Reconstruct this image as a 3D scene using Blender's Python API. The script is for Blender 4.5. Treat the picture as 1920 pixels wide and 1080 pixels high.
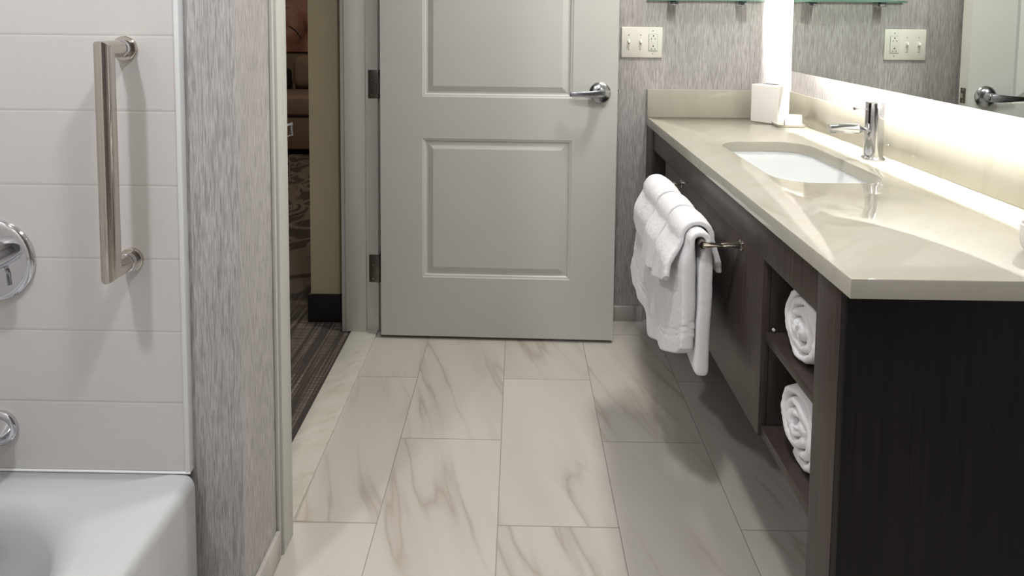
import bpy, bmesh, math, random
from mathutils import Vector, Matrix, noise
random.seed(7)
scene = bpy.context.scene
for o in list(bpy.data.objects): bpy.data.objects.remove(o)
C = scene.collection
PI = math.pi

# ------------------------------------------------------------------ camera
cd = bpy.data.cameras.new('camera'); cam = bpy.data.objects.new('camera', cd); C.objects.link(cam)
cd.sensor_width = 36.0; cd.lens = 1122.36/1920*36; cd.shift_y = (99.66-540)/1920; cd.clip_start = .02
R_ = Vector((0.99989255, 0.01150454, 0.00908508)); F_ = Vector((-0.01091399, 0.99798065, -0.06257404)); U_ = Vector((-0.00978662, 0.06246816, 0.99799897))
m = Matrix.Identity(4)
for i in range(3):
    m[i][0] = R_[i]; m[i][1] = U_[i]; m[i][2] = -F_[i]
m[2][3] = 1.280583
cam.matrix_world = m
scene.camera = cam

# ------------------------------------------------------------------ world, exposure, lamps
w = bpy.data.worlds.new('world'); scene.world = w; w.use_nodes = True
w.node_tree.nodes['Background'].inputs[0].default_value = (.03, .03, .03, 1)
scene.view_settings.view_transform = 'Standard'; scene.view_settings.look = 'None'
scene.view_settings.gamma = 1; scene.view_settings.exposure = 0.0
scene.view_settings.use_curve_mapping = False

# power W, size m, colour, position of the ceiling lamps (light and housing are built together below)
LAMPS = [
    ('white recessed ceiling light above the bathtub', (-1.00, .35, 2.44), 16, .13, (.96, .97, 1)),
    ('white recessed ceiling light above the vanity sink', (.68, 1.88, 2.44), 20.5, .22, (1, .965, .91)),
    ('white recessed ceiling light in the middle of the bathroom', (.02, .62, 2.44), 16.5, .16, (.96, .975, 1)),
]
BEDLAMP = ((-1.9, 4.2, 2.40), 6, .5, (1, .80, .62))
STRIP = 300.0      # emission strength of the LED strips behind the mirror

def setk(o, label=None, cat=None, group=None, kind=None):
    if label: o['label'] = label
    if cat: o['category'] = cat
    if group: o['group'] = group
    if kind: o['kind'] = kind
    return o

# ------------------------------------------------------------------ materials
def lin(c):
    return tuple((x/12.92 if x <= .04045 else ((x+.055)/1.055)**2.4) for x in c)
def rgb(r, g, b): return lin((r/255, g/255, b/255)) + (1,)

class NT:
    def __init__(s, name):
        s.m = bpy.data.materials.new(name); s.m.use_nodes = True
        s.t = s.m.node_tree; s.n = s.t.nodes; s.b = s.n['Principled BSDF']
    def add(s, typ, **kw):
        n = s.n.new(typ)
        for k, v in kw.items(): setattr(n, k, v)
        return n
    def put(s, sock, v):
        if hasattr(v, 'is_output') or isinstance(v, bpy.types.NodeSocket): s.t.links.new(v, sock)
        else: sock.default_value = v
    def math(s, op, a, b=0.0, c=None):
        n = s.add('ShaderNodeMath', operation=op); s.put(n.inputs[0], a); s.put(n.inputs[1], b)
        if c is not None: s.put(n.inputs[2], c)
        return n.outputs[0]
    def pos(s):
        return s.add('ShaderNodeNewGeometry').outputs['Position']
    def obj(s):
        return s.add('ShaderNodeTexCoord').outputs['Object']
    def sep(s, v):
        n = s.add('ShaderNodeSeparateXYZ'); s.put(n.inputs[0], v); return n.outputs
    def comb(s, x, y, z):
        n = s.add('ShaderNodeCombineXYZ')
        for i, v in enumerate((x, y, z)): s.put(n.inputs[i], v)
        return n.outputs[0]
    def mapping(s, v, scale=(1, 1, 1), rot=(0, 0, 0), loc=(0, 0, 0)):
        n = s.add('ShaderNodeMapping'); s.put(n.inputs[0], v)
        n.inputs[1].default_value = loc; n.inputs[2].default_value = rot; n.inputs[3].default_value = scale
        return n.outputs[0]
    def noise(s, v, scale, detail=3, rough=.5, dist=0):
        n = s.add('ShaderNodeTexNoise'); s.put(n.inputs['Vector'], v)
        n.inputs['Scale'].default_value = scale; n.inputs['Detail'].default_value = detail
        n.inputs['Roughness'].default_value = rough; n.inputs['Distortion'].default_value = dist
        return n.outputs[0]
    def ramp(s, f, stops, interp='LINEAR'):
        n = s.add('ShaderNodeValToRGB'); s.put(n.inputs[0], f); r = n.color_ramp; r.interpolation = interp
        while len(r.elements) < len(stops): r.elements.new(.5)
        for e, (p, c) in zip(r.elements, stops):
            e.position = p; e.color = c if isinstance(c, tuple) else (c, c, c, 1)
        return n.outputs[0]
    def mix(s, f, a, b, mode='MIX'):
        n = s.add('ShaderNodeMix', data_type='RGBA', blend_type=mode); s.put(n.inputs[0], f); s.put(n.inputs[6], a); s.put(n.inputs[7], b)
        return n.outputs[2]
    def bump(s, h, strength=.3, dist=.002):
        n = s.add('ShaderNodeBump'); s.put(n.inputs['Height'], h); n.inputs['Strength'].default_value = strength; n.inputs['Distance'].default_value = dist
        s.t.links.new(n.outputs[0], s.b.inputs['Normal'])
    def set(s, **kw):
        for k, v in kw.items(): s.put(s.b.inputs[k.replace('_', ' ')], v)
        return s.m

def plain(name, col, rough=.5, metal=0, **kw):
    n = NT(name); n.set(Base_Color=col, Roughness=rough, Metallic=metal, **kw); return n.m

def painted(name, col, rough=.4, sc=120, amt=.05):
    n = NT(name); f = n.noise(n.obj(), sc, 3); n.bump(f, amt, .001)
    f2 = n.noise(n.obj(), 3, 2)
    c2 = tuple(x*.95 for x in col[:3]) + (1,)
    n.set(Base_Color=n.mix(f2, col, c2), Roughness=rough); return n.m

def wallpaper(name, base, light, dark):
    n = NT(name); p = n.pos()
    a = n.noise(n.mapping(p, (560, 560, 26)), 1, 2, .5)
    b = n.noise(n.mapping(p, (420, 420, 20), loc=(3, 7, 1)), 1, 2, .5)
    d = n.noise(n.mapping(p, (12, 12, 4)), 1, 2)
    c = n.mix(n.ramp(a, [(.40, 0.), (.62, 1.)]), base, light)
    c = n.mix(n.ramp(b, [(.50, 0.), (.66, .75)]), c, dark)
    c = n.mix(n.ramp(d, [(.35, 0.), (.65, .22)]), c, dark)
    n.bump(a, .25, .0006)
    n.set(Base_Color=c, Roughness=.55); return n.m

M = {}
M['wallpaper'] = wallpaper('streaked_wallpaper', rgb(168, 164, 162), rgb(196, 192, 192), rgb(138, 133, 131))
M['trim'] = painted('trim_paint', rgb(205, 204, 197), .35)
M['door'] = painted('door_paint', rgb(204, 204, 199), .38)
M['ceiling'] = painted('ceiling_paint', rgb(225, 222, 216), .8)
M['hallpaint'] = painted('hall_beige_paint', rgb(192, 180, 150), .7, 200, .1)
M['bedwall'] = painted('bedroom_wall_paint', rgb(150, 132, 112), .8)
M['chrome'] = plain('polished_chrome', rgb(215, 216, 220), .07, 1)
M['nickel'] = plain('polished_nickel', rgb(205, 198, 190), .10, 1)
M['satin'] = plain('satin_chrome', rgb(172, 174, 178), .22, 1)
M['hinge'] = plain('dull_hinge_steel', rgb(120, 116, 110), .45, 1)
M['steel_edge'] = plain('matte_steel', rgb(150, 150, 148), .4, 1)
M['porcelain'] = plain('white_porcelain', rgb(226, 228, 228), .08)
M['acrylic'] = plain('white_acrylic', rgb(190, 191, 192), .16)
M['plastic'] = plain('white_plastic', rgb(228, 226, 216), .3)
M['black'] = plain('black_hole', rgb(16, 16, 16), .5)
M['boxwhite'] = plain('glossy_white_lacquer', rgb(236, 232, 228), .22)
M['paper'] = plain('white_paper', rgb(238, 236, 230), .6)
M['greyprint'] = plain('grey_print', rgb(150, 148, 145), .6)
M['mirror'] = plain('mirror_silver', (.80, .83, .80, 1), .0, 1)
M['mirror_edge'] = plain('mirror_edge', rgb(150, 170, 160), .2, .5)
M['rubber'] = plain('black_rubber_base', rgb(34, 33, 34), .45)
M['bronze'] = plain('dark_rubber_black', rgb(20, 18, 18), .3)
def glass():
    n = NT('green_tinted_glass')
    tr = n.add('ShaderNodeBsdfTransparent'); tr.inputs[0].default_value = (.94, .985, .965, 1)
    gl = n.add('ShaderNodeBsdfGlossy'); gl.inputs['Roughness'].default_value = .02
    fr = n.add('ShaderNodeFresnel'); fr.inputs[0].default_value = 1.5
    mx = n.add('ShaderNodeMixShader'); n.t.links.new(fr.outputs[0], mx.inputs[0]); n.t.links.new(tr.outputs[0], mx.inputs[1]); n.t.links.new(gl.outputs[0], mx.inputs[2])
    n.t.links.new(mx.outputs[0], n.n['Material Output'].inputs['Surface']); return n.m
M['glass'] = glass()
M['glass_edge'] = plain('green_glass_edge', rgb(112, 148, 134), .15)
def emis(name, col, s):
    n = NT(name); n.set(Base_Color=(.8, .8, .8, 1)); n.b.inputs['Emission Color'].default_value = col; n.b.inputs['Emission Strength'].default_value = s; return n.m
M['led'] = emis('led_strip', (1, .95, .90, 1), STRIP)
M['lens'] = emis('lamp_lens', (1, .95, .88, 1), 9)

def marble_nodes(n, p, base, base2, vein, rot, sc=1.0, amount=1.0):
    """diagonal veining: p a vector in metres"""
    warp = n.add('ShaderNodeVectorMath', operation='MULTIPLY_ADD')
    nz = n.add('ShaderNodeTexNoise'); n.put(nz.inputs['Vector'], p); nz.inputs['Scale'].default_value = 3.2*sc; nz.inputs['Detail'].default_value = 4
    n.t.links.new(nz.outputs[1], warp.inputs[0]); warp.inputs[1].default_value = (.065, .065, .065); n.put(warp.inputs[2], p)
    q = n.mapping(n.mapping(warp.outputs[0], rot=(0, 0, rot)), (8*sc, .9*sc, 1))
    v1 = n.noise(q, 1, 3, .5)
    ridge = n.math('ABSOLUTE', n.math('SUBTRACT', v1, .5))
    line = n.ramp(ridge, [(0, 1.), (.010, .5), (.030, 0.)])
    mask = n.ramp(n.noise(n.mapping(p, (2.2, 1.3, 1), loc=(5, 2, 0)), 1.6*sc, 2), [(.36, 0.), (.56, 1.)])
    line = n.math('MULTIPLY', line, mask)
    soft = n.math('MULTIPLY', n.ramp(ridge, [(0, 1.), (.12, 0.)]), mask)
    band = n.ramp(n.noise(n.mapping(n.mapping(warp.outputs[0], rot=(0, 0, rot)), (6*sc, .7*sc, 1), loc=(9, 4, 0)), 1, 3), [(.38, 0.), (.75, 1.)])
    c = n.mix(n.math('MULTIPLY', band, .5), base, base2)
    c = n.mix(n.math('MULTIPLY', soft, .40), c, base2)
    c = n.mix(n.math('MULTIPLY', line, .48*amount), c, vein)
    return c

def floor_tiles():
    n = NT('marble_look_floor_tile'); x, y, z = n.sep(n.pos())
    W, L, X0, Y0, G = .305, .61, -.346, 1.4286, .0013
    u = n.math('DIVIDE', n.math('SUBTRACT', x, X0), W); col = n.math('FLOOR', u); fu = n.math('FRACT', u)
    odd = n.math('ABSOLUTE', n.math('MODULO', col, 2.0))          # columns 0,2,.. are shifted half a tile
    off = n.math('MULTIPLY', n.math('SUBTRACT', 1.0, odd), .5)
    v = n.math('SUBTRACT', n.math('DIVIDE', n.math('SUBTRACT', y, Y0), L), off); row = n.math('FLOOR', v); fv = n.math('FRACT', v)
    du = n.math('MULTIPLY', n.math('MINIMUM', fu, n.math('SUBTRACT', 1.0, fu)), W)
    dv = n.math('MULTIPLY', n.math('MINIMUM', fv, n.math('SUBTRACT', 1.0, fv)), L)
    d = n.math('MINIMUM', du, dv)
    joint = n.math('LESS_THAN', d, G)
    wn = n.add('ShaderNodeTexWhiteNoise', noise_dimensions='3D'); n.put(wn.inputs[0], n.comb(col, row, 3.0))
    sh = n.add('ShaderNodeVectorMath', operation='MULTIPLY_ADD'); n.t.links.new(wn.outputs[1], sh.inputs[0]); sh.inputs[1].default_value = (9, 9, 9); n.put(sh.inputs[2], n.comb(x, y, 0.0))
    c = marble_nodes(n, sh.outputs[0], rgb(200, 195, 187), rgb(178, 170, 158), rgb(150, 135, 118), -.34, .85)
    c = n.mix(n.math('MULTIPLY', wn.outputs[0], .08), c, rgb(190, 186, 180))
    c = n.mix(joint, c, rgb(150, 143, 134))
    h = n.ramp(d, [(0, 0.), (.0013, .0), (.003, 1.)]); n.bump(h, .4, .0008)
    n.set(Base_Color=c, Roughness=n.math('ADD', .22, n.math('MULTIPLY', joint, .5))); return n.m
M['floor'] = floor_tiles()

def stone(name, base, base2, vein, rough=.1, sc=1, amount=.35):
    n = NT(name); p = n.pos()
    c = marble_nodes(n, p, base, base2, vein, .9, sc, amount)
    sp = n.ramp(n.noise(p, 170, 3, .7), [(.30, 1.), (.38, 0.)])
    c = n.mix(n.math('MULTIPLY', sp, .35), c, base2)
    n.set(Base_Color=c, Roughness=rough); return n.m
M['quartz'] = stone('cream_quartz', rgb(174, 170, 158), rgb(166, 162, 147), rgb(146, 139, 124), .035, 1.6, .2)
M['threshold'] = stone('cream_marble_threshold', rgb(208, 205, 194), rgb(190, 185, 170), rgb(160, 152, 134), .38, 4, .5)
M['basetile'] = stone('marble_base_tile', rgb(196, 192, 186), rgb(160, 156, 152), rgb(110, 105, 100), .3, 1.5, .9)

def wall_tile():
    n = NT('glazed_linen_wall_tile'); x, y, z = n.sep(n.pos())
    u = n.math('FRACT', n.math('DIVIDE', n.math('SUBTRACT', z, .345), .1484))
    d = n.math('MULTIPLY', n.math('MINIMUM', u, n.math('SUBTRACT', 1.0, u)), .1484)
    joint = n.math('LESS_THAN', d, .0011)
    p = n.pos()
    lin1 = n.noise(n.mapping(p, (12, 12, 420)), 1, 2); lin2 = n.noise(n.mapping(p, (420, 420, 12)), 1, 2)
    tx = n.math('ADD', lin1, lin2)
    h = n.math('ADD', n.math('MULTIPLY', tx, .12), n.ramp(d, [(0, 0.), (.001, 0.), (.003, 1.)])); n.bump(h, .45, .0009)
    c = n.mix(n.math('MULTIPLY', tx, .5), rgb(207, 204, 201), rgb(200, 196, 192))
    c = n.mix(joint, c, rgb(188, 184, 180))
    n.set(Base_Color=c, Roughness=.22); return n.m
M['walltile'] = wall_tile()

def wood(name, a, b, rough=.35, lines=1.0):
    n = NT(name); p = n.pos()
    f = n.noise(n.mapping(p, (260, 260, 3.2)), 1, 3, .6)
    g = n.noise(n.mapping(p, (60, 60, 1.2), loc=(2, 5, 0)), 1, 3)
    c = n.mix(n.ramp(f, [(.45, 0.), (.70, lines)]), a, b)
    c = n.mix(n.ramp(g, [(.45, 0.), (.75, .5)]), c, b)
    n.bump(f, .12, .0005)
    n.set(Base_Color=c, Roughness=rough); return n.m
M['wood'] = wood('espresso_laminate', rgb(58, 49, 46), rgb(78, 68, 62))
M['wood_end_shaded'] = wood('espresso_end_shaded', rgb(9, 7, 8), rgb(24, 20, 21), .5)  # espresso wood again, with the end face's weak light darkened into its colour
M['wood_end_shaded'].node_tree.nodes['Principled BSDF'].inputs['Specular IOR Level'].default_value = .3
M['wood_in'] = wood('espresso_inside', rgb(44, 37, 35), rgb(58, 50, 46))

def terry(name):
    n = NT(name); p = n.obj()
    a = n.noise(p, 620, 3, .7); b = n.noise(p, 160, 3, .6)
    n.bump(n.math('ADD', n.math('MULTIPLY', a, .7), n.math('MULTIPLY', b, .4)), .5, .0024)
    n.set(Base_Color=rgb(233, 232, 233), Roughness=.95)
    n.b.inputs['Sheen Weight'].default_value = .3
    return n.m
M['terry'] = terry('white_terry_cloth')

def carpet():
    n = NT('patterned_dark_carpet'); p = n.pos(); x, y, z = n.sep(p)
    sx = n.ramp(n.noise(n.comb(n.math('MULTIPLY', x, 95), n.math('MULTIPLY', y, 1.5), 0.0), 1, 2), [(.50, 0.), (.56, 1.)])
    sy = n.ramp(n.noise(n.comb(n.math('MULTIPLY', x, 1.5), n.math('MULTIPLY', y, 120), 4.0), 1, 2), [(.42, .35), (.58, 1.)])
    stripes = n.math('MULTIPLY', sx, sy)
    big = n.ramp(n.noise(n.mapping(p, (4, 2, 1)), 1, 1), [(.40, .35), (.55, 1.)])
    stripes = n.math('MULTIPLY', stripes, big)
    warp = n.add('ShaderNodeVectorMath', operation='MULTIPLY_ADD')
    nz = n.add('ShaderNodeTexNoise'); n.put(nz.inputs['Vector'], p); nz.inputs['Scale'].default_value = 1.4
    n.t.links.new(nz.outputs[1], warp.inputs[0]); warp.inputs[1].default_value = (.9, .9, .9); n.put(warp.inputs[2], p)
    vo = n.add('ShaderNodeTexVoronoi', feature='DISTANCE_TO_EDGE'); n.put(vo.inputs['Vector'], n.mapping(warp.outputs[0], (5, 2.4, 1), rot=(0, 0, .7))); vo.inputs['Scale'].default_value = 1.5
    leaf = n.ramp(vo.outputs[0], [(.05, 1.), (.12, 0.)])
    leaf2 = n.ramp(n.noise(n.mapping(warp.outputs[0], (14, 3, 1), rot=(0, 0, -.6)), 1, 1), [(.56, 0.), (.60, .8)])
    far = n.ramp(n.math('DIVIDE', n.math('SUBTRACT', y, 2.3), 1.0), [(.1, 0.), (.35, 1.)])
    lf = n.math('MULTIPLY', n.math('MAXIMUM', leaf, leaf2), far)
    near = n.math('MULTIPLY', stripes, n.math('SUBTRACT', 1.0, n.math('MULTIPLY', far, .7)))
    c = n.mix(near, rgb(72, 64, 60), rgb(150, 138, 122))
    c = n.mix(lf, c, rgb(128, 116, 104))
    f = n.noise(p, 600, 2); n.bump(f, .8, .003)
    n.set(Base_Color=c, Roughness=.95); return n.m
M['carpet'] = carpet()
def fabric(name, a, b):
    n = NT(name); f = n.noise(n.obj(), 300, 3); n.bump(f, .4, .002); n.set(Base_Color=n.mix(f, a, b), Roughness=.9); return n.m
M['sofa'] = fabric('taupe_upholstery', rgb(150, 128, 110), rgb(128, 108, 92))
M['pillow'] = fabric('dark_cushion_fabric', rgb(36, 34, 38), rgb(24, 22, 26))
def art():
    n = NT('blurred_peach_print'); p = n.obj()
    f = n.noise(p, 2.6, 3, .5, .8)
    c = n.ramp(f, [(.30, rgb(120, 78, 64)), (.48, rgb(190, 138, 118)), (.60, rgb(205, 170, 150)), (.75, rgb(96, 74, 66))])
    n.set(Base_Color=c, Roughness=.5); return n.m
M['art'] = art()

# ------------------------------------------------------------------ mesh helpers
def link(name, bm, mat, parent=None, smooth=False, loc=None):
    bmesh.ops.recalc_face_normals(bm, faces=bm.faces)
    me = bpy.data.meshes.new(name); bm.to_mesh(me); bm.free()
    for mm in (mat if isinstance(mat, list) else [mat]): me.materials.append(mm)
    if smooth:
        for f in me.polygons: f.use_smooth = True
        if smooth != 'all':
            try: me.set_sharp_from_angle(angle=math.radians(38))
            except Exception: pass
    o = bpy.data.objects.new(name, me); C.objects.link(o)
    if parent: o.parent = parent
    if loc: o.location = loc
    return o
def empty(name, loc=(0, 0, 0), rz=0, **kw):
    o = bpy.data.objects.new(name, None); C.objects.link(o); o.location = loc; o.rotation_euler = (0, 0, rz); o.empty_display_size = .05
    setk(o, **kw); return o
def add_box(bm, a, b, bev=0, seg=2):
    x0, y0, z0 = [min(p, q) for p, q in zip(a, b)]; x1, y1, z1 = [max(p, q) for p, q in zip(a, b)]
    r = bmesh.ops.create_cube(bm, size=1)
    vs = r['verts']
    for v in vs:
        v.co = Vector((x0 if v.co.x < 0 else x1, y0 if v.co.y < 0 else y1, z0 if v.co.z < 0 else z1))
    if bev > 0:
        es = list({e for v in vs for e in v.link_edges})
        bmesh.ops.bevel(bm, geom=es, offset=bev, segments=seg, affect='EDGES', profile=.5)
def box(name, a, b, mat, parent=None, bev=0, seg=2):
    bm = bmesh.new(); add_box(bm, a, b, bev, seg); return link(name, bm, mat, parent, smooth=bool(bev))
def frame_of(d):
    d = d.normalized(); up = Vector((0, 0, 1)) if abs(d.z) < .9 else Vector((1, 0, 0))
    a = d.cross(up).normalized(); return a, a.cross(d).normalized()
def add_lathe(bm, o, d, prof, n=40, cap=True):
    """profile [(dist along axis, radius)] around axis d from point o"""
    o = Vector(o); d = Vector(d).normalized(); a, b = frame_of(d); rings = []
    for t, r in prof:
        rings.append([bm.verts.new(o + d*t + (a*math.cos(2*PI*k/n) + b*math.sin(2*PI*k/n))*max(r, 1e-5)) for k in range(n)])
    for p, q in zip(rings, rings[1:]):
        for k in range(n): bm.faces.new((p[k], p[(k+1) % n], q[(k+1) % n], q[k]))
    if cap:
        bm.faces.new(rings[0]); bm.faces.new(rings[-1])
def lathe(name, o, d, prof, mat, parent=None, n=40):
    bm = bmesh.new(); add_lathe(bm, o, d, prof, n); return link(name, bm, mat, parent, smooth=True)
def add_tube(bm, pts, rad, n=20, sx=1, sy=1):
    pts = [Vector(p) for p in pts]; rings = []; prev = None
    for i, p in enumerate(pts):
        d = (pts[min(i+1, len(pts)-1)] - pts[max(i-1, 0)]).normalized()
        if prev is None: a, b = frame_of(d)
        else:
            a = (prev - d*prev.dot(d)).normalized(); b = d.cross(a)
        prev = a
        r = rad[i] if isinstance(rad, (list, tuple)) else rad
        rings.append([bm.verts.new(p + a*math.cos(2*PI*k/n)*r*sx + b*math.sin(2*PI*k/n)*r*sy) for k in range(n)])
    for p, q in zip(rings, rings[1:]):
        for k in range(n): bm.faces.new((p[k], p[(k+1) % n], q[(k+1) % n], q[k]))
    bm.faces.new(rings[0]); bm.faces.new(rings[-1])
def tube(name, pts, rad, mat, parent=None, n=20, **kw):
    bm = bmesh.new(); add_tube(bm, pts, rad, n, **kw); return link(name, bm, mat, parent, smooth=True)
def struct(o): o['kind'] = 'structure'; return o
def interp(x, pts):
    if x <= pts[0][0]: return pts[0][1]
    for (a, b), (c, d) in zip(pts, pts[1:]):
        if x <= c: return b + (d-b)*(x-a)/(c-a)
    return pts[-1][1]

# ------------------------------------------------------------------ room shell
YW, XR, XL, ZC = 2.465, 1.124, -.557, 2.45
ZT = .869                                # counter top height
bm = bmesh.new(); add_box(bm, (-.60, -2.8, -.03), (XR, YW, 0)); add_box(bm, (-1.42, -2.8, -.03), (-.60, 1.175, 0))
struct(link('floor', bm, M['floor']))
struct(box('floor_hall', (-4.5, 1.3, -.03), (-.66, 6.3, .004), M['carpet']))
struct(box('wall_back', (-.68, YW, 0), (XR+.12, YW+.1, ZC), M['wallpaper']))
struct(box('wall_right', (XR, -2.8, 0), (XR+.12, YW, ZC), M['wallpaper']))
struct(box('wall_behind', (-1.52, -2.9, 0), (XR+.12, -2.8, ZC), M['wallpaper']))
bm = bmesh.new()
add_box(bm, (-1.42, 1.168, 0), (XL, 1.30, ZC)); add_box(bm, (-.68, 1.30, 0), (XL, 1.392, ZC))
add_box(bm, (-.68, 1.392, 2.07), (XL, 2.345, ZC)); add_box(bm, (-.68, 2.345, 0), (XL, YW, ZC))
struct(link('wall_left', bm, M['wallpaper']))
struct(box('wall_tub', (-1.40, 1.155, .34), (-.669, 1.168, ZC), M['walltile']))
bm = bmesh.new(); add_box(bm, (-1.52, -2.8, 0), (-1.402, 1.30, ZC)); struct(link('wall_tub_side', bm, M['walltile']))
bm = bmesh.new(); add_box(bm, (-1.40, -2.8, 0), (-.645, -.42, ZC)); struct(link('wall_tub_end', bm, M['walltile']))
struct(box('ceiling', (-1.52, -2.9, ZC), (XR+.12, YW+.1, ZC+.06), M['ceiling']))
struct(box('ceiling_hall', (-4.6, 1.3, ZC+.001), (-.681, 6.4, ZC+.06), M['ceiling']))
# hallway and bedroom beyond
struct(box('wall_hall', (-.852, 2.41, 0), (-.681, 6.3, ZC), M['hallpaint']))
struct(box('wall_bedroom', (-4.6, 6.3, 0), (-.68, 6.4, ZC), M['bedwall']))
struct(box('wall_bedroom_side', (-4.6, 1.3, 0), (-4.5, 6.3, ZC), M['bedwall']))
struct(box('wall_bedroom_near', (-4.6, 1.2, 0), (-1.53, 1.3, ZC), M['bedwall']))
# black base round the hall wall end
bm = bmesh.new(); add_box(bm, (-.862, 2.398, .004), (-.690, 2.41, .122), .003); add_box(bm, (-.862, 2.408, .004), (-.852, 6.3, .122), .003)
struct(link('baseboard_hall', bm, M['rubber'], smooth=True))
# tile trim, baseboards, threshold
struct(link('trim_1', (lambda b: (add_box(b, (-.6690, 1.151, .345), (-.658, 1.169, ZC), .003), b)[1])(bmesh.new()), M['porcelain'], smooth=True))
struct(box('baseboard_back', (-.545, YW-.014, 0), (.532, YW, .062), M['basetile'], bev=.002))
struct(box('baseboard_left', (XL, 1.19, 0), (XL+.010, 1.325, .070), M['basetile'], bev=.002))
struct(box('trim_2', (-.662, 1.403, -.01), (-.556, 2.336, .010), M['threshold'], bev=.003))
# door casings and jambs
def casing():
    bm = bmesh.new()
    # near casing on the bathroom side: profile of three steps, plus a head piece
    for (y0, y1, t) in ((1.326, 1.338, .008), (1.336, 1.392, .014), (1.388, 1.402, .010)):
        add_box(bm, (XL, y0, 0), (XL+t, y1, 2.12), .002)
    add_box(bm, (XL, 1.326, 2.045), (XL+.014, 2.42, 2.12), .002)
    add_box(bm, (XL, 2.35, 0), (XL+.014, 2.42, 2.05), .002)
    # near jamb (lines the wall end) with stop
    add_box(bm, (-.682, 1.392, .008), (XL+.004, 1.404, 2.05))
    # far jamb, its stop, the hall casing
    add_box(bm, (-.682, 2.335, .009), (XL+.004, 2.347, 2.05))
    add_box(bm, (-.682, 2.320, .009), (-.600, 2.336, 2.05), .002)
    add_box(bm, (-.682, 1.404, 2.035), (XL+.004, 2.347, 2.05))
    for (x0, x1, y0) in ((-.700, -.682, 2.330), (-.706, -.682, 2.352)):
        add_box(bm, (x0, y0, .004), (x1, 2.408, 2.12), .002)
    add_box(bm, (-.700, 1.32, .004), (-.682, 1.399, 2.12), .002)
    return bm
cas = struct(link('trim_3', casing(), M['trim'], smooth=True))
st = box('strike_plate', (-.603, 1.4035, .975), (-.556, 1.4065, 1.032), M['chrome'], cas, bev=.001)
tube('strike_lip', [(-.554, 1.405, .986), (-.551, 1.436, .986), (-.551, 1.438, 1.000), (-.551, 1.436, 1.014), (-.554, 1.405, 1.014)], .0035, M['chrome'], st, 10)
# hinges
def hinge(z):
    h = empty('hinge', (0, 0, 0)); h.parent = cas
    box('hinge_leaf', (-.590, 2.3325, z), (-.549, 2.3355, z+.112), M['hinge'], h, bev=.0008)
    tube('hinge_barrel', [(-.5445, 2.338, z), (-.5445, 2.338, z+.112)], .0055, M['hinge'], h, 14)
    for k, (dx, dz) in enumerate(((-.575, .014), (-.560, .040), (-.575, .072), (-.560, .098))):
        lathe('screw', (dx, 2.333, z+dz), (0, -1, 0), [(0, .0035), (.0008, .0030), (.001, .001)], M['satin'], h, 12)
for z in (.951, .209, 1.72): hinge(z)

# ------------------------------------------------------------------ door
door = empty('door_1', (-.533, 2.291, 0), math.radians(-1.0), kind='structure')
def door_mesh():
    bm = bmesh.new(); Wd, T, Z0, Z1 = .913, .044, .014, 2.03
    xs = [0, .164, .742, Wd]; zs = [Z0, .252, .804, .966, 1.885, Z1]
    prof = [(0, 0), (.003, .002), (.009, .0035), (.013, .009), (.020, .0095), (.040, .003), (.042, .0025)]
    for side in (0, 1):
        yf = 0 if side == 0 else T; sg = 1 if side == 0 else -1
        for i in range(3):
            for j in range(5):
                x0, x1, z0, z1 = xs[i], xs[i+1], zs[j], zs[j+1]
                if i == 1 and j in (1, 3):
                    prev = None
                    for (o_, dpt) in prof:
                        y = yf + sg*dpt
                        ring = [bm.verts.new(p) for p in ((x0+o_, y, z0+o_), (x1-o_, y, z0+o_), (x1-o_, y, z1-o_), (x0+o_, y, z1-o_))]
                        if prev:
                            for k in range(4): bm.faces.new((prev[k], prev[(k+1) % 4], ring[(k+1) % 4], ring[k]))
                        prev = ring
                    bm.faces.new(prev)
                else:
                    bm.faces.new([bm.verts.new(p) for p in ((x0, yf, z0), (x1, yf, z0), (x1, yf, z1), (x0, yf, z1))])
    for a, b in (((0, Z0), (Wd, Z0)), ((Wd, Z0), (Wd, Z1)), ((Wd, Z1), (0, Z1)), ((0, Z1), (0, Z0))):
        bm.faces.new([bm.verts.new(p) for p in ((a[0], 0, a[1]), (b[0], 0, b[1]), (b[0], T, b[1]), (a[0], T, a[1]))])
    bmesh.ops.remove_doubles(bm, verts=bm.verts, dist=1e-5)
    return bm
link('door_leaf', door_mesh(), M['door'], door)
hd = empty('door_handle'); hd.parent = door
def lever(side):
    """side -1: the face towards the room"""
    y = 0 if side < 0 else .044; cx, cz = .846, .990
    lathe('rosette', (cx, y, cz), (0, side, 0), [(0, .041), (.004, .041), (.010, .036), (.014, .028), (.017, .020), (.030, .0165), (.036, .0165), (.040, .014)], M['satin'], hd, 48)
    bm = bmesh.new()
    yy = y + side*.046
    # tapered flat lever blade running towards the hinge side, returning at the tip
    st_ = [(cx+.012, .013, .008), (cx, .0150, .010), (cx-.02, .0145, .0095), (cx-.05, .0115, .007), (cx-.085, .0095, .006), (cx-.108, .0085, .0055), (cx-.118, .0080, .005)]
    rings = []
    for i, (x, h, t) in enumerate(st_):
        dy = 0 if i < 4 else -side*.004*(i-3)
        dz = -.004*(i/6)
        rings.append([bm.verts.new((x, yy+dy+sy*t*.6, cz+dz+sz*h)) for sy, sz in ((-1, -.75), (-1, .75), (-.6, 1), (.6, 1), (1, .75), (1, -.75), (.6, -1), (-.6, -1))])
    for p, q in zip(rings, rings[1:]):
        for k in range(8): bm.faces.new((p[k], p[(k+1) % 8], q[(k+1) % 8], q[k]))
    bm.faces.new(rings[0]); bm.faces.new(rings[-1])
    bmesh.ops.bevel(bm, geom=[e for e in bm.edges if e.is_manifold and e.calc_face_angle(0) > .6], offset=.0012, segments=2, affect='EDGES')
    link('lever', bm, M['satin'], hd, smooth=True)
lever(-1); lever(1)
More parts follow.
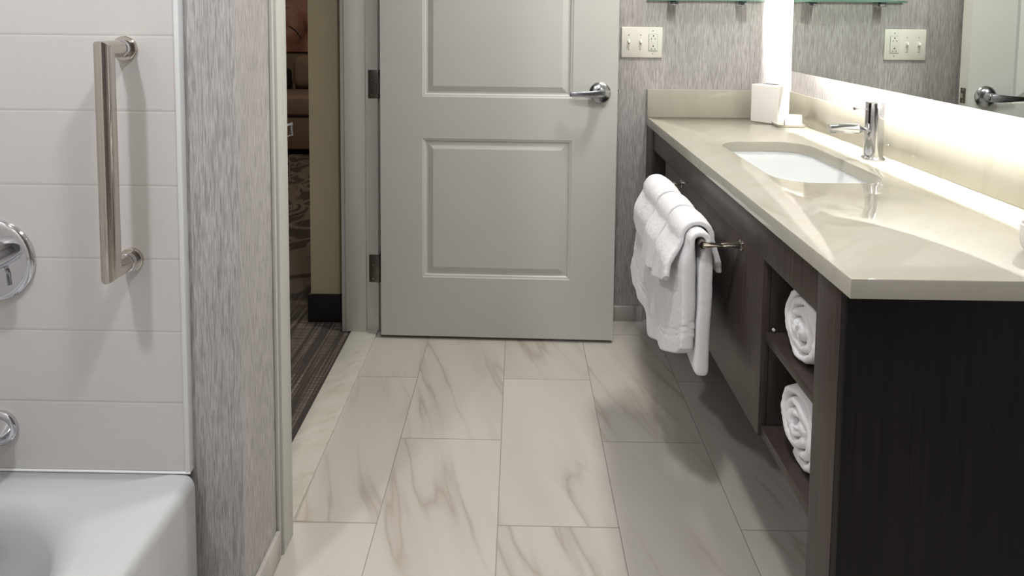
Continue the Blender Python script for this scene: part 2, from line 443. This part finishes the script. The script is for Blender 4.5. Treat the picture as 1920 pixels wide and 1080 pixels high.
lt = box('latch_plate', (.912, .010, .962), (.9145, .035, 1.020), M['hinge'], door, bev=.0006)
box('latch_bolt', (.9135, .016, .982), (.922, .029, 1.000), M['nickel'], lt, bev=.002)
for z in (.969, 1.013): lathe('screw', (.914, .0225, z), (1, 0, 0), [(0, .0036), (.001, .003), (.0012, .001)], M['nickel'], lt, 12)

# ------------------------------------------------------------------ switch plate
def switch():
    x0, x1, z0, z1, y = .4215, .5895, 1.113, 1.239, YW
    r = empty('switch_plate', ((x0+x1)/2, y, z0), label='white wall plate with two toggle switches and an outlet above the counter', cat='switch')
    W2 = (x1-x0)/2; H = z1-z0
    box('plate', (-W2, -.0065, 0), (W2, 0, H), M['plastic'], r, bev=.003)
    for cx in (-.0535, -.0055):
        box('toggle_slot', (cx-.0055, -.0072, H/2-.012), (cx+.0055, -.005, H/2+.012), M['plastic'], r, bev=.0005)
        bm = bmesh.new(); add_box(bm, (cx-.004, -.018, H/2-.007), (cx+.004, -.005, H/2+.006), .0015)
        bmesh.ops.rotate(bm, verts=bm.verts, cent=(cx, -.005, H/2), matrix=Matrix.Rotation(math.radians(-22), 3, 'X'))
        link('toggle', bm, M['plastic'], r, smooth=True)
        for s in (-1, 1): lathe('screw', (cx, -.006, H/2+s*.030), (0, -1, 0), [(0, .0026), (.001, .0022), (.0013, .0005)], M['nickel'], r, 12)
    ox = .045
    box('outlet_rim', (ox-.0185, -.0068, H/2-.0345), (ox+.0185, -.005, H/2+.0345), M['greyprint'], r)
    out = box('outlet', (ox-.0172, -.0095, H/2-.0333), (ox+.0172, -.005, H/2+.0333), M['plastic'], r, bev=.001)
    for s in (-1, 1):
        c = H/2 + s*.021
        lathe('socket_hole', (ox+.001, -.0092, c+.006), (0, -1, 0), [(0, .0028), (.0006, .0028)], M['black'], out, 14)
        for dx, hh in ((-.0065, .0038), (.0075, .0032)): box('socket_slot', (ox+dx-.0009, -.0100, c-.006-hh), (ox+dx+.0009, -.0090, c-.006+hh), M['black'], out)
    for k in (-1, 1): box('outlet_button', (ox-.006, -.0103, k*.0035+H/2-.0022), (ox+.006, -.009, k*.0035+H/2+.0022), M['plastic'], out, bev=.0004)
    for s in (-1, 1): lathe('screw', (ox, -.006, H/2+s*.047), (0, -1, 0), [(0, .0026), (.001, .0022), (.0013, .0005)], M['nickel'], r, 12)
switch()

# ------------------------------------------------------------------ glass shelf
sh = empty('glass_shelf', (.756, YW, 1.345), label='bow-fronted glass shelf on chrome clips high on the papered wall', cat='shelf')
bm = bmesh.new(); N = 28; top = []; bot = []
for k in range(N+1):
    a = -1 + 2*k/N; top.append((.235*a, -.035-.115*max(0, 1-abs(a)**2.6)))
outl = [(-.235, -.004)] + top + [(.235, -.004)]
f = bm.faces.new([bm.verts.new((x, y, 0)) for x, y in outl])
ex = bmesh.ops.extrude_face_region(bm, geom=[f]); bmesh.ops.translate(bm, verts=[v for v in ex['geom'] if isinstance(v, bmesh.types.BMVert)], vec=(0, 0, .008))
sg = link('shelf_glass', bm, [M['glass'], M['glass_edge']], sh)
for p in sg.data.polygons: p.material_index = 0 if abs(p.normal.z) > .5 else 1
for cx in (-.130, .144):
    c_ = box('clip', (cx-.017, -.036, -.016), (cx+.017, -.001, -.0008), M['chrome'], sh, bev=.0015)
    box('clip_jaw', (cx-.017, -.036, .0088), (cx+.017, -.001, .016), M['chrome'], c_, bev=.0015)
    lathe('clip_screw', (cx, -.018, -.016), (0, 0, -1), [(0, .005), (.003, .005), (.0036, .002)], M['satin'], c_, 16)

# ------------------------------------------------------------------ mirror with LED strips
mi = empty('backlit_mirror', (XR, 1.62, 1.079), label='large frameless backlit mirror on the wall above the vanity', cat='mirror')
XM = 1.042; MY0, MY1, MZ1 = .94-1.62, 2.290-1.62, .93
box('mirror_glass', (XM-XR, MY0, 0), (XM-XR+.004, MY1, MZ1), M['mirror'], mi)
box('mirror_backing', (XM-XR+.0042, MY0+.001, .001), (XM-XR+.007, MY1-.001, MZ1-.001), M['mirror_edge'], mi)
ins = .112
box('back_box', (XM-XR+.0072, MY0+ins, ins), (0, MY1-ins, MZ1-ins), M['ceiling'], mi)
bx0, bx1 = XM-XR+.026, XM-XR+.040
for n_, a, b in (('b', (bx0, MY0+ins, ins-.004), (bx1, MY1-ins, ins-.0005)), ('t', (bx0, MY0+ins, MZ1-ins+.0005), (bx1, MY1-ins, MZ1-ins+.004)),
                 ('f', (bx0, MY1-ins+.0005, ins), (bx1, MY1-ins+.004, MZ1-ins)), ('n', (bx0, MY0+ins-.004, ins), (bx1, MY0+ins-.0005, MZ1-ins))):
    box('light_strip', a, b, M['led'], mi)

# ------------------------------------------------------------------ vanity
XF = .538; YN = .952
van = empty('vanity_cabinet', (.83, 1.7, 0), label='dark espresso wood vanity cabinet with open towel cubbies', cat='vanity')
def vb(name, a, b, mat='wood', bev=.001, par=van):
    o = box(name, (a[0]-.83, a[1]-1.7, a[2]), (b[0]-.83, b[1]-1.7, b[2]), M[mat], par, bev=bev); return o
ZS = .8365                                # underside of the slab
vb('end_panel', (XF+.001, YN, 0), (XR-.002, YN+.018, ZS-.001), 'wood_end_shaded')
vb('leg', (XF, YN+.0185, 0), (XF+.020, 1.048, ZS-.001))
vb('side_panel', (XF+.0205, 1.030, 0), (XR-.002, 1.048, ZS-.001), 'wood_in')
vb('rail', (XF, 1.0485, .756), (XF+.020, 2.355, ZS-.001))
vb('front_panel', (XF, 1.278, .356), (XF+.018, 2.150, .7555))
vb('side_panel', (XF+.0185, 1.278, .345), (XR-.002, 1.296, ZS-.001), 'wood_in')
vb('side_panel', (XF+.0185, 2.132, .345), (XR-.002, 2.150, ZS-.001), 'wood_in')
vb('shelf', (XF+.008, 1.0485, .574), (XR-.002, 1.2775, .594), 'wood')
vb('bottom_shelf', (XF+.006, 1.0485, .358), (XR-.002, 1.2775, .380), 'wood')
vb('back_panel', (XR-.012, 1.2965, .345), (XR-.002, 2.1315, ZS-.001), 'wood_in')
vb('shelf', (XF+.008, 2.1505, .574), (XR-.002, 2.3545, .594), 'wood')
vb('bottom_shelf', (XF+.006, 2.1505, .358), (XR-.002, 2.3545, .380), 'wood')
vb('leg', (XF-.004, 2.355, .080), (XF+.018, YW-.002, ZS-.001))
vb('side_panel', (XF+.0185, 2.355, .080), (XR-.002, 2.373, ZS-.001), 'wood_in')
pn = lathe('shelf_pin', (.562-.83, 1.273-1.7, .602), (0, -1, 0), [(0, .0032), (.004, .0032), (.005, .001)], M['plastic'], van, 12)

# countertop with the sink cut-out
SX0, SX1, SY0, SY1 = .662, .950, 1.490, 1.985
def rrect(x0, x1, y0, y1, r, n=10):
    pts = []
    for cx, cy, a0 in ((x1-r, y1-r, 0), (x0+r, y1-r, 90), (x0+r, y0+r, 180), (x1-r, y0+r, 270)):
        for k in range(n+1):
            a = math.radians(a0 + 90*k/n); pts.append((cx+r*math.cos(a), cy+r*math.sin(a)))
    return pts
ct = empty('countertop', (.83, 1.7, ZS), label='cream quartz countertop with backsplash around an undermount sink', cat='countertop')
def slab():
    bm = bmesh.new(); x0, x1, y0, y1 = .531, XR-.0005, .931, YW-.0005
    hole = rrect(SX0, SX1, SY0, SY1, .085, 12); n = len(hole)
    cxh, cyh = (SX0+SX1)/2, (SY0+SY1)/2
    def outer(px, py):                      # project on the outer rectangle by direction
        dx, dy = px-cxh, py-cyh; t = 1e9
        if dx > 1e-9: t = min(t, (x1-cxh)/dx)
        if dx < -1e-9: t = min(t, (x0-cxh)/dx)
        if dy > 1e-9: t = min(t, (y1-cyh)/dy)
        if dy < -1e-9: t = min(t, (y0-cyh)/dy)
        return [cxh+dx*t, cyh+dy*t]
    out = [outer(*p) for p in hole]
    for c_ in ((x0, y0), (x1, y0), (x0, y1), (x1, y1)):
        k = min(range(n), key=lambda i: (out[i][0]-c_[0])**2+(out[i][1]-c_[1])**2); out[k] = list(c_)
    def ring(pts, z): return [bm.verts.new((x-.83, y-1.7, z-ZS)) for x, y in pts]
    def inset(pts, d):
        return [(min(max(x, x0+d), x1-d), min(max(y, y0+d), y1-d)) for x, y in pts]
    def grow(d): return rrect(SX0-d, SX1+d, SY0-d, SY1+d, .085+d, 12)
    b = .003
    R = [ring(hole, ZS), ring(out, ZS), ring(out, ZT-b), ring(inset(out, b*.3), ZT-b*.3), ring(inset(out, b), ZT), ring(grow(b), ZT), ring(grow(b*.3), ZT-b*.3), ring(hole, ZT-b)]
    R.append(R[0])
    for p, q in zip(R, R[1:]):
        for k in range(n): bm.faces.new((p[k], p[(k+1) % n], q[(k+1) % n], q[k]))
    return bm
link('slab', slab(), M['quartz'], ct, smooth=True)
box('backsplash', (1.103-.83, .931-1.7, ZT-ZS+.0003), (XR-.0005-.83, YW-.021-1.7, .984-ZS), M['quartz'], ct, bev=.0015)
box('backsplash', (.531-.83, YW-.020-1.7, ZT-ZS+.0003), (XR-.0005-.83, YW-.0005-1.7, .984-ZS), M['quartz'], ct, bev=.0015)

# sink basin
sk = empty('sink', ((SX0+SX1)/2, (SY0+SY1)/2, ZS-.15), label='white undermount porcelain sink set in the cream counter', cat='sink')
def basin():
    bm = bmesh.new(); cx, cy = (SX0+SX1)/2, (SY0+SY1)/2; z0 = ZS-.15
    hw, hl = (SX1-SX0)/2, (SY1-SY0)/2
    lv = [(.020, .0, .095, 'o'), (.004, .0, .088, 0), (.001, -.010, .086, 0), (-.006, -.035, .085, 0), (-.012, -.080, .083, 0), (-.022, -.115, .08, 0), (-.045, -.134, .075, 0), (-.085, -.141, .05, 0), (-.118, -.1435, .02, 0)]
    rings = []
    for d, dz, r, _ in lv:
        pts = rrect(cx-hw-d, cx+hw+d, cy-hl-d, cy+hl+d, max(.018, r+min(d, 0)*.3) if hw+d > r else hw+d-.002, 12)
        rings.append([bm.verts.new((x-cx, y-cy, ZS-.001+dz-z0)) for x, y in pts])
    # outer shell
    for d, dz, r in ((.020, -.02, .095), (.012, -.09, .09), (-.02, -.14, .08), (-.10, -.149, .03)):
        pts = rrect(cx-hw-d, cx+hw+d, cy-hl-d, cy+hl+d, r, 12)
        rings.insert(0, [bm.verts.new((x-cx, y-cy, ZS-.001+dz-z0)) for x, y in pts])
    n = len(rings[0])
    for p, q in zip(rings, rings[1:]):
        for k in range(n): bm.faces.new((p[k], p[(k+1) % n], q[(k+1) % n], q[k]))
    bm.faces.new(rings[0]); bm.faces.new(rings[-1])
    return bm
link('basin', basin(), M['porcelain'], sk, smooth=True)
lathe('drain', (0, 0, .0055), (0, 0, 1), [(0, .022), (.002, .022), (.003, .017), (.002, .013), (.005, .012), (.006, .004)], M['chrome'], sk, 32)

# faucet
fa = empty('faucet', (1.046, 1.752, ZT), label='chrome single-hole faucet standing behind the sink', cat='faucet')
lathe('body', (0, 0, 0), (0, 0, 1), [(0, .0310), (.004, .0310), (.007, .0285), (.009, .0255), (.129, .0250), (.1292, .0242), (.1304, .0242), (.1306, .0250), (.166, .0250), (.168, .0238)], M['chrome'], fa, 48)
bm = bmesh.new()
pts = [(-.010, 0, .088), (-.05, 0, .089), (-.09, 0, .090), (-.118, 0, .090), (-.131, 0, .0895)]
add_tube(bm, pts, [.0165, .0158, .0145, .0130, .0115], 28, sx=1, sy=1)
link('spout', bm, M['chrome'], fa, smooth=True)
lathe('aerator', (-.120, 0, .083), (0, 0, -1), [(0, .009), (.006, .009), (.0065, .007)], M['satin'], fa, 24)
tube('handle', [(-.020, 0, .148), (-.058, 0, .149)], .0024, M['chrome'], fa, 12)
lathe('handle_tip', (-.056, 0, .149), (-1, 0, 0), [(0, .0028), (.001, .0042), (.006, .0042), (.007, .003)], M['hinge'], fa, 16)
tube('drain_rod', [(.022, .004, .040), (.044, .004, .041)], .0018, M['chrome'], fa, 10)
lathe('rod_knob', (.044, .004, .041), (1, 0, 0), [(0, .003), (.003, .004), (.006, .003)], M['chrome'], fa, 14)

# tissue box, soap tray, soap, cup
tb = empty('tissue_box', (.999, 2.293, ZT), math.radians(-48), label='plain white square tissue box cover in the corner of the counter', cat='tissue box')
# the near corner is the origin
bm = bmesh.new(); h_ = .150
add_box(bm, (-.110, 0, .001), (0, .099, h_), .004, 3)
cover = link('box_cover', bm, M['boxwhite'], tb, smooth=True)
box('box_slot', (-.080, .038, h_+.0002), (-.028, .064, h_+.0008), M['black'], tb)
tray = empty('soap_tray', (1.030, 2.268, ZT), math.radians(-4), label='small cream rectangular soap tray beside the tissue box', cat='tray')
bm = bmesh.new()
lo = rrect(-.050, .050, -.030, .042, .010, 5); n = len(lo)
def rg(d, z): return [bm.verts.new((x, y, z)) for x, y in rrect(-.050-d, .050+d, -.030-d, .042+d, max(.003, .010+d), 5)]
R = [rg(-.003, 0), rg(0, .003), rg(.002, .011), rg(0, .011), rg(-.003, .005), rg(-.008, .004)]
for p, q in zip(R, R[1:]):
    for k in range(n): bm.faces.new((p[k], p[(k+1) % n], q[(k+1) % n], q[k]))
bm.faces.new(R[0]); bm.faces.new(R[-1]); link('tray_body', bm, M['quartz'], tray, smooth=True)
soap = empty('soap_card', (1.046, 2.268, ZT+.0045), math.radians(-8), label='small white folded card standing on the soap tray', cat='card')
bm = bmesh.new()
for s in (-1, 1):
    vs = [Vector((-.030, s*.012, 0)), Vector((.030, s*.012, 0)), Vector((.030, 0, .042)), Vector((-.030, 0, .042))]
    nn = Vector((0, s*.0006, .0002)); fr = [bm.verts.new(v) for v in vs]; bk = [bm.verts.new(v-nn*1.6) for v in vs]
    bm.faces.new(fr); bm.faces.new(bk)
    for k in range(4): bm.faces.new((fr[k], fr[(k+1) % 4], bk[(k+1) % 4], bk[k]))
link('card_sheet', bm, M['paper'], soap)
for k, (x0, x1, z) in enumerate(((-.022, .020, .034), (-.022, -.014, .026), (-.022, -.014, .020))):
    bm = bmesh.new(); y = -.0127+.012*z/.042
    bm.faces.new([bm.verts.new(p) for p in ((x0, y-.0002, z), (x1, y-.0002, z), (x1, y+.0004, z+.0018), (x0, y+.0004, z+.0018))])
    link('print_line', bm, M['greyprint'], soap)
cup = empty('cup', (.930, 1.040, ZT), label='small white rounded cup at the right edge of the counter', cat='cup')
lathe('cup_body', (0, 0, 0), (0, 0, 1), [(0, .024), (.003, .029), (.012, .034), (.030, .036), (.050, .036), (.051, .034), (.030, .033), (.006, .028)], M['boxwhite'], cup, 40)

# ------------------------------------------------------------------ towel bar and towels
XB, ZB, YB0, YB1 = .445, .738, 1.405, 1.930
bar = empty('towel_bar', (XF, (YB0+YB1)/2, ZB), label='chrome towel bar on the front of the dark vanity', cat='towel bar')
hb = (YB1-YB0)/2
tube('bar', [(XB-XF, -hb-.004, 0), (XB-XF, hb+.004, 0)], .0095, M['nickel'], bar, 28)
for s in (-1, 1):
    p = tube('post', [(0, s*hb, 0), (XB-XF, s*hb, 0)], .0090, M['nickel'], bar, 24)
    lathe('flange', (-.0005, s*hb, 0), (-1, 0, 0), [(0, .013), (.003, .013), (.0038, .011)], M['nickel'], p, 28)

def drape(name, y0, y1, rad, hx, zf, zb, thick, topw, bulge, label, group=None, seed=0, hb_=None, wav=.004, flare=(0, 0), nx=26, puff=0.0):
    """a folded towel hung over the bar. zf/zb: list of (s, z of the front / back bottom edge), s 0 near .. 1 far;
    rad: radius over the bar, hx / hb_: distance of the hanging front / back sheet from the bar line"""
    bm = bmesh.new(); NF, NA, NB = 44, 10, 22; rows = []; wts = []
    hb_ = hx if hb_ is None else hb_
    def sm(t): t = max(0, min(1, t)); return t*t*(3-2*t)
    for i in range(nx+1):
        s = i/nx; zfr = interp(s, zf); zbk = interp(s, zb); row = []
        y = y0 + (y1-y0)*s; pf = puff*(max(0, math.sin(PI*(.04+.92*s)))**.5)
        bul = bulge(s) if callable(bulge) else bulge
        for j in range(NF+NA+NB+1):
            if j <= NF:
                t = 1-j/NF; L = ZB-zfr                      # t 1 bottom .. 0 top
                x = XB - rad - pf - (hx-rad)*sm(t*L/.07) - bul*t; z = ZB - L*t
                yy = y + (flare[0]*(1-s) + flare[1]*s)*t
                hgt = z - zfr
                if thick > .03: x += .0035*(math.exp(-((hgt-.046)/.004)**2) + math.exp(-((hgt-.062)/.004)**2))
                x += wav*t*(math.sin(s*9+seed+t*1.5)+.6*math.sin(s*21+seed*2-t*2)); wt = topw+(1-topw)*sm(t*L/.07)
            elif j < NF+NA:
                a = PI - PI*(j-NF)/NA; x = XB + (rad+pf)*math.cos(a); z = ZB + (rad+pf)*math.sin(a); yy = y; wt = topw
            else:
                t = (j-NF-NA)/NB; L = ZB-zbk
                x = XB + rad + pf + (hb_-rad)*sm(t*L/.07); z = ZB - L*t; yy = y + flare[0]*(1-s)*t*.6
                x += wav*.6*t*math.sin(s*11+seed*3+t); wt = topw+(1-topw)*sm(t*L/.07)
            x += noise.noise(Vector((x*14+seed, yy*14, z*11)))*.0025; z += noise.noise(Vector((seed, yy*22, z*9)))*.0015
            row.append(bm.verts.new((x, yy, z))); wts.append(wt)
        rows.append(row)
    for p, q in zip(rows, rows[1:]):
        for k in range(len(p)-1): bm.faces.new((p[k], p[k+1], q[k+1], q[k]))
    org = Vector((XB, (y0+y1)/2, ZB))
    for v in bm.verts: v.co -= org
    o = link(name, bm, M['terry'], smooth='all', loc=org)
    vg = o.vertex_groups.new(name='thick')
    for k, wt in enumerate(wts): vg.add([k], wt, 'REPLACE')
    sol = o.modifiers.new('thickness', 'SOLIDIFY'); sol.thickness = thick; sol.offset = 0; sol.vertex_group = 'thick'
    sub = o.modifiers.new('soft', 'SUBSURF'); sub.levels = 1; sub.render_levels = 2
    tx = bpy.data.textures.new(name+'_pile', 'CLOUDS'); tx.noise_scale = .010
    dm = o.modifiers.new('pile', 'DISPLACE'); dm.texture = tx; dm.strength = .0018; dm.mid_level = .5; dm.texture_coords = 'GLOBAL'
    setk(o, label=label, cat='towel', group=group); return o

drape('bath_towel', 1.418, 1.885, .0200, .0275, [(0, .472), (.06, .445), (.25, .398), (.38, .388), (.55, .352), (.60, .340), (.655, .352), (.67, .398), (.72, .405), (.79, .412), (.81, .432), (.90, .430), (1, .470)],
      [(0, .402), (.3, .41), (1, .44)], .034, .42, lambda s: .004+.026*s, 'long white bath towel hanging lowest on the towel bar under the others', seed=1, hb_=.015, flare=(-.002, .02), wav=.006, nx=48)
HT = 'washcloths draped over the bath towel'
drape('washcloth', 1.714, 1.896, .0325, .057, [(0, .598), (.4, .618), (1, .640)], [(0, .67), (1, .69)], .013, .9, .002, 'folded white washcloth over the bath towel, farthest of the three from the viewer', HT, seed=4, flare=(0, .012), nx=20, wav=.003, puff=.009)
drape('washcloth', 1.584, 1.698, .0325, .057, [(0, .600), (.5, .590), (1, .575)], [(0, .66), (1, .68)], .014, .9, .014, 'folded white washcloth over the bath towel, middle one of the three', HT, seed=7, nx=20, wav=.003, flare=(0, .018), puff=.009)
drape('washcloth', 1.450, 1.571, .0325, .056, [(0, .650), (.10, .632), (.5, .612), (1, .585)], [(0, .655), (1, .66)], .015, .9, .014, 'folded white washcloth over the bath towel, nearest of the three with a hanging corner', HT, seed=9, nx=20, wav=.003, flare=(-.024, .012), hb_=.048, puff=.009)

def rolled(name, cy, zc, ry, rz, x0, x1, label, seed):
    bm = bmesh.new(); turns = 3.4; N = 110; NX = 9; rows = []
    for i in range(NX+1):
        tx = i/NX; row = []
        for k in range(N+1):
            u = k/N; a = u*turns*2*PI + seed
            f = .10+.86*u
            jit = 1+.05*noise.noise(Vector((math.cos(a)*2+seed, math.sin(a)*2, u*5)))
            y = cy + ry*f*math.cos(a)*jit; z = zc + rz*f*math.sin(a)*jit
            if z < zc-rz*.93: z = zc-rz*.93 - (zc-rz*.93-z)*.1
            x = x0 + (x1-x0)*tx
            if i == 0: x += .012*(u-.35) + .010*noise.noise(Vector((a*1.3, seed, 0)))
            row.append(bm.verts.new((x, y, z)))
        rows.append(row)
    for p, q in zip(rows, rows[1:]):
        for k in range(N): bm.faces.new((p[k], p[k+1], q[k+1], q[k]))
    org = Vector(((x0+x1)/2, cy, zc))
    for v in bm.verts: v.co -= org
    o = link(name, bm, M['terry'], smooth='all', loc=org)
    sol = o.modifiers.new('thickness', 'SOLIDIFY'); sol.thickness = .0205*min(ry, rz)/.08; sol.offset = 0
    sub = o.modifiers.new('soft', 'SUBSURF'); sub.levels = 1; sub.render_levels = 1
    t_ = bpy.data.textures.new(name+'_pile', 'CLOUDS'); t_.noise_scale = .014
    dm = o.modifiers.new('pile', 'DISPLACE'); dm.texture = t_; dm.strength = .006; dm.mid_level = .5; dm.texture_coords = 'GLOBAL'
    setk(o, label=label, cat='towel', group='rolled towels in the near cubby')
    return o
rolled('rolled_towel', 1.158, .594+.0745, .073, .081, .556, .95, 'rolled white towel on the upper shelf of the near cubby', 0.8)
rolled('rolled_towel', 1.160, .380+.086, .078, .080, .556, .95, 'rolled white towel on the bottom shelf of the near cubby', 2.6)

# ------------------------------------------------------------------ bathtub
tub = empty('bathtub', (-1.02, .37, 0), label='white alcove bathtub against the tiled wall', cat='bathtub')
def tubmesh():
    bm = bmesh.new(); x0, x1, y0, y1, zt = -1.40, -.648, -.42, 1.153, .345
    def rr(a, b, c, d, r): return rrect(a, b, c, d, r, 14)
    rings = [(rr(x0, x1, y0, y1, .004), 0), (rr(x0, x1, y0, y1, .004), zt-.028)]
    for k in range(1, 7):                       # rolled outer edge on the apron side only
        a = PI/2*k/6; d = .020*(1-math.cos(a)); rings.append((rr(x0, x1-d, y0, y1, .004), zt-.028+.0265*math.sin(a)))
    rings.append((rr(x0, x1-.040, y0, y1-.001, .004), zt))
    bx0, bx1, by0, by1 = x0+.07, x1-.092, y0+.12, y1-.058
    for k, (d, dz, r) in enumerate(((0, 0, .17), (.008, -.0015, .17), (.020, -.007, .17), (.030, -.018, .195), (.040, -.040, .19), (.052, -.10, .185), (.070, -.20, .17), (.095, -.255, .15), (.135, -.285, .11), (.19, -.295, .06))):
        rings.append((rr(bx0+d, bx1-d, by0+d*1.3, by1-d*.75, r), zt+dz))
    vs = [[bm.verts.new((x+1.02, y-.37, z)) for x, y in p] for p, z in rings]; n = len(vs[0])
    for p, q in zip(vs, vs[1:]):
        for k in range(n): bm.faces.new((p[k], p[(k+1) % n], q[(k+1) % n], q[k]))
    bm.faces.new(vs[-1]); return bm
t_ = link('tub_shell', tubmesh(), M['acrylic'], tub, smooth='all')
lathe('overflow_plate', (.014, .660, .262), (0, -1, .12), [(0, .038), (.004, .038), (.008, .034), (.010, .020), (.011, .004)], M['chrome'], tub, 40)
struct(box('trim_4', (-1.40, 1.1500, .3455), (-.657, 1.1545, .3500), M['porcelain'], bev=.002))

# shower valve
sv = empty('shower_valve', (-1.041, 1.155, .785), label='round chrome shower valve with lever on the tiled wall', cat='shower valve')
lathe('escutcheon', (0, 0, 0), (0, -1, 0), [(0, .083), (.003, .083), (.007, .081), (.0095, .076), (.0105, .070), (.011, .040), (.0112, .034)], M['chrome'], sv, 72)
lathe('valve_knob', (.010, -.011, .014), (0, -1, 0), [(0, .030), (.004, .030), (.046, .030), (.050, .028), (.051, .025)], M['chrome'], sv, 48)
lathe('knob_cap', (.010, -.062, .014), (0, -1, 0), [(0, .0248), (.001, .0248), (.0015, .020), (.0015, .001)], M['bronze'], sv, 40)
tube('valve_lever', [(.014, -.030, -.010), (.020, -.030, -.032), (.024, -.028, -.056)], [.0050, .0045, .0042], M['chrome'], sv, 14)
# tub spout
sp = empty('tub_spout', (-1.044, 1.155, .437), label='chrome tub spout below the shower valve', cat='tub spout')
lathe('spout_flange', (0, 0, 0), (0, -1, 0), [(0, .036), (.006, .036), (.009, .033), (.010, .027)], M['chrome'], sp, 48)
bm = bmesh.new(); add_tube(bm, [(0, -.008, 0), (0, -.05, 0), (0, -.09, -.002), (0, -.115, -.010)], [.0265, .0260, .0250, .0220], 36)
link('spout_body', bm, M['chrome'], sp, smooth=True)

# grab bar
gb = empty('grab_bar', (-.7655, 1.155, .79), label='vertical polished grab bar on the white tiled wall', cat='grab bar')
r_ = .0166; yb = -.060
def mitre_tube():
    bm = bmesh.new(); z0, z1 = 0.0, .4205; n = 36; rings = []
    # arm centre lines: (y 0 -> yb) at z1, down to z0, back to the wall; the two corners are mitred
    def ring(c, ax):
        vs = []
        for k in range(n):
            a = 2*PI*k/n; cx = r_*math.cos(a); s = r_*math.sin(a)
            if ax == 'arm1': p = (cx, c[1], c[2]+s)
            elif ax == 'm1': p = (cx, c[1]-s, c[2]+s)
            elif ax == 'm0': p = (cx, c[1]-s, c[2]-s)
            elif ax == 'arm0': p = (cx, c[1], c[2]-s)
            vs.append(bm.verts.new(p))
        return vs
    R = [ring((0, -.004, z1), 'arm1'), ring((0, yb, z1), 'm1'), ring((0, yb, z0), 'm0'), ring((0, -.004, z0), 'arm0')]
    for p, q in zip(R, R[1:]):
        for k in range(n): bm.faces.new((p[k], p[(k+1) % n], q[(k+1) % n], q[k]))
    bm.faces.new(R[0]); bm.faces.new(R[-1]); return bm
bm = mitre_tube()
bar_ = link('bar', bm, M['nickel'], gb, smooth=True)
for z in (0, .4205):
    lathe('flange', (0, 0, z), (0, -1, 0), [(0, .0238), (.0045, .0238), (.006, .0225), (.0065, .017)], M['nickel'], gb, 48)
    lathe('collar', (0, -.006, z), (0, -1, 0), [(0, .0180), (.014, .0180), (.0150, .0168)], M['chrome'], gb, 40)

# ------------------------------------------------------------------ bedroom beyond
sofa = empty('sofa', (-1.9, 5.7, .004), label='taupe upholstered sofa seen through the doorway', cat='sofa')
def cush(name, a, b, mat, par, bev=.04):
    o = box(name, a, b, mat, par, bev=bev, seg=4); return o
cush('sofa_base', (-.9, -.38, .05), (1.04, .38, .350), M['sofa'], sofa, .015)
cush('seat_cushion', (-.9, -.40, .352), (1.04, .20, .535), M['sofa'], sofa, .035)
cush('sofa_back', (-.9, .205, .352), (1.04, .40, .60), M['sofa'], sofa, .05)
cush('back_cushion', (-.325, .10, .537), (1.04, .30, .87), M['sofa'], sofa, .09)
for x in (-.85, .98):
    for y in (-.33, .33): box('leg', (x-.02, y-.02, 0), (x+.02, y+.02, .049), M['bronze'], sofa)
tp = cush('throw_pillow', (-.17, -.05, -.10), (.17, .05, .10), M['pillow'], None, .045); tp.location = (-2.40, 5.83, .645)
setk(tp, label='dark throw pillow leaning at the back of the sofa', cat='pillow')
arte = empty('wall_art', (-2.2, 6.298, .60), label='peach toned botanical print on the bedroom wall above the sofa', cat='picture')
box('canvas', (-.55, -.03, .28), (.75, 0, 1.5), M['art'], arte)
tube('painted_branch', [(-.24, -.031, .555), (-.20, -.031, .54), (-.14, -.031, .50), (-.10, -.031, .445), (-.075, -.031, .42)], [.003, .006, .008, .006, .003], M['bronze'], arte, 8, sx=.3)

# ------------------------------------------------------------------ ceiling lamps
for lab, loc, pw, sz, col in LAMPS:
    e = empty('ceiling_light', (loc[0], loc[1], ZC), label=lab, cat='ceiling light')
    lathe('light_trim', (0, 0, -.0005), (0, 0, -1), [(0, sz/2+.03), (.004, sz/2+.03), (.007, sz/2+.008), (.003, sz/2+.004)], M['ceiling'], e, 40)
    lathe('light_lens', (0, 0, -.0045), (0, 0, -1), [(0, sz/2), (.002, sz/2), (.003, sz/4)], M['lens'], e, 40)
    l = bpy.data.lights.new('lamp', 'AREA'); l.shape = 'DISK'; l.size = sz; l.energy = pw; l.color = col
    lo_ = bpy.data.objects.new('lamp', l); C.objects.link(lo_); lo_.parent = e; lo_.location = (0, 0, -.012)
loc, pw, sz, col = BEDLAMP
e = empty('ceiling_light', (loc[0], loc[1], ZC), label='round ceiling light in the bedroom', cat='ceiling light')
lathe('light_lens', (0, 0, -.0005), (0, 0, -1), [(0, sz/2), (.02, sz/2), (.04, sz/4)], M['lens'], e, 40)
l = bpy.data.lights.new('lamp', 'AREA'); l.shape = 'DISK'; l.size = sz; l.energy = pw; l.color = col
lo_ = bpy.data.objects.new('lamp', l); C.objects.link(lo_); lo_.parent = e; lo_.location = (0, 0, -.045)
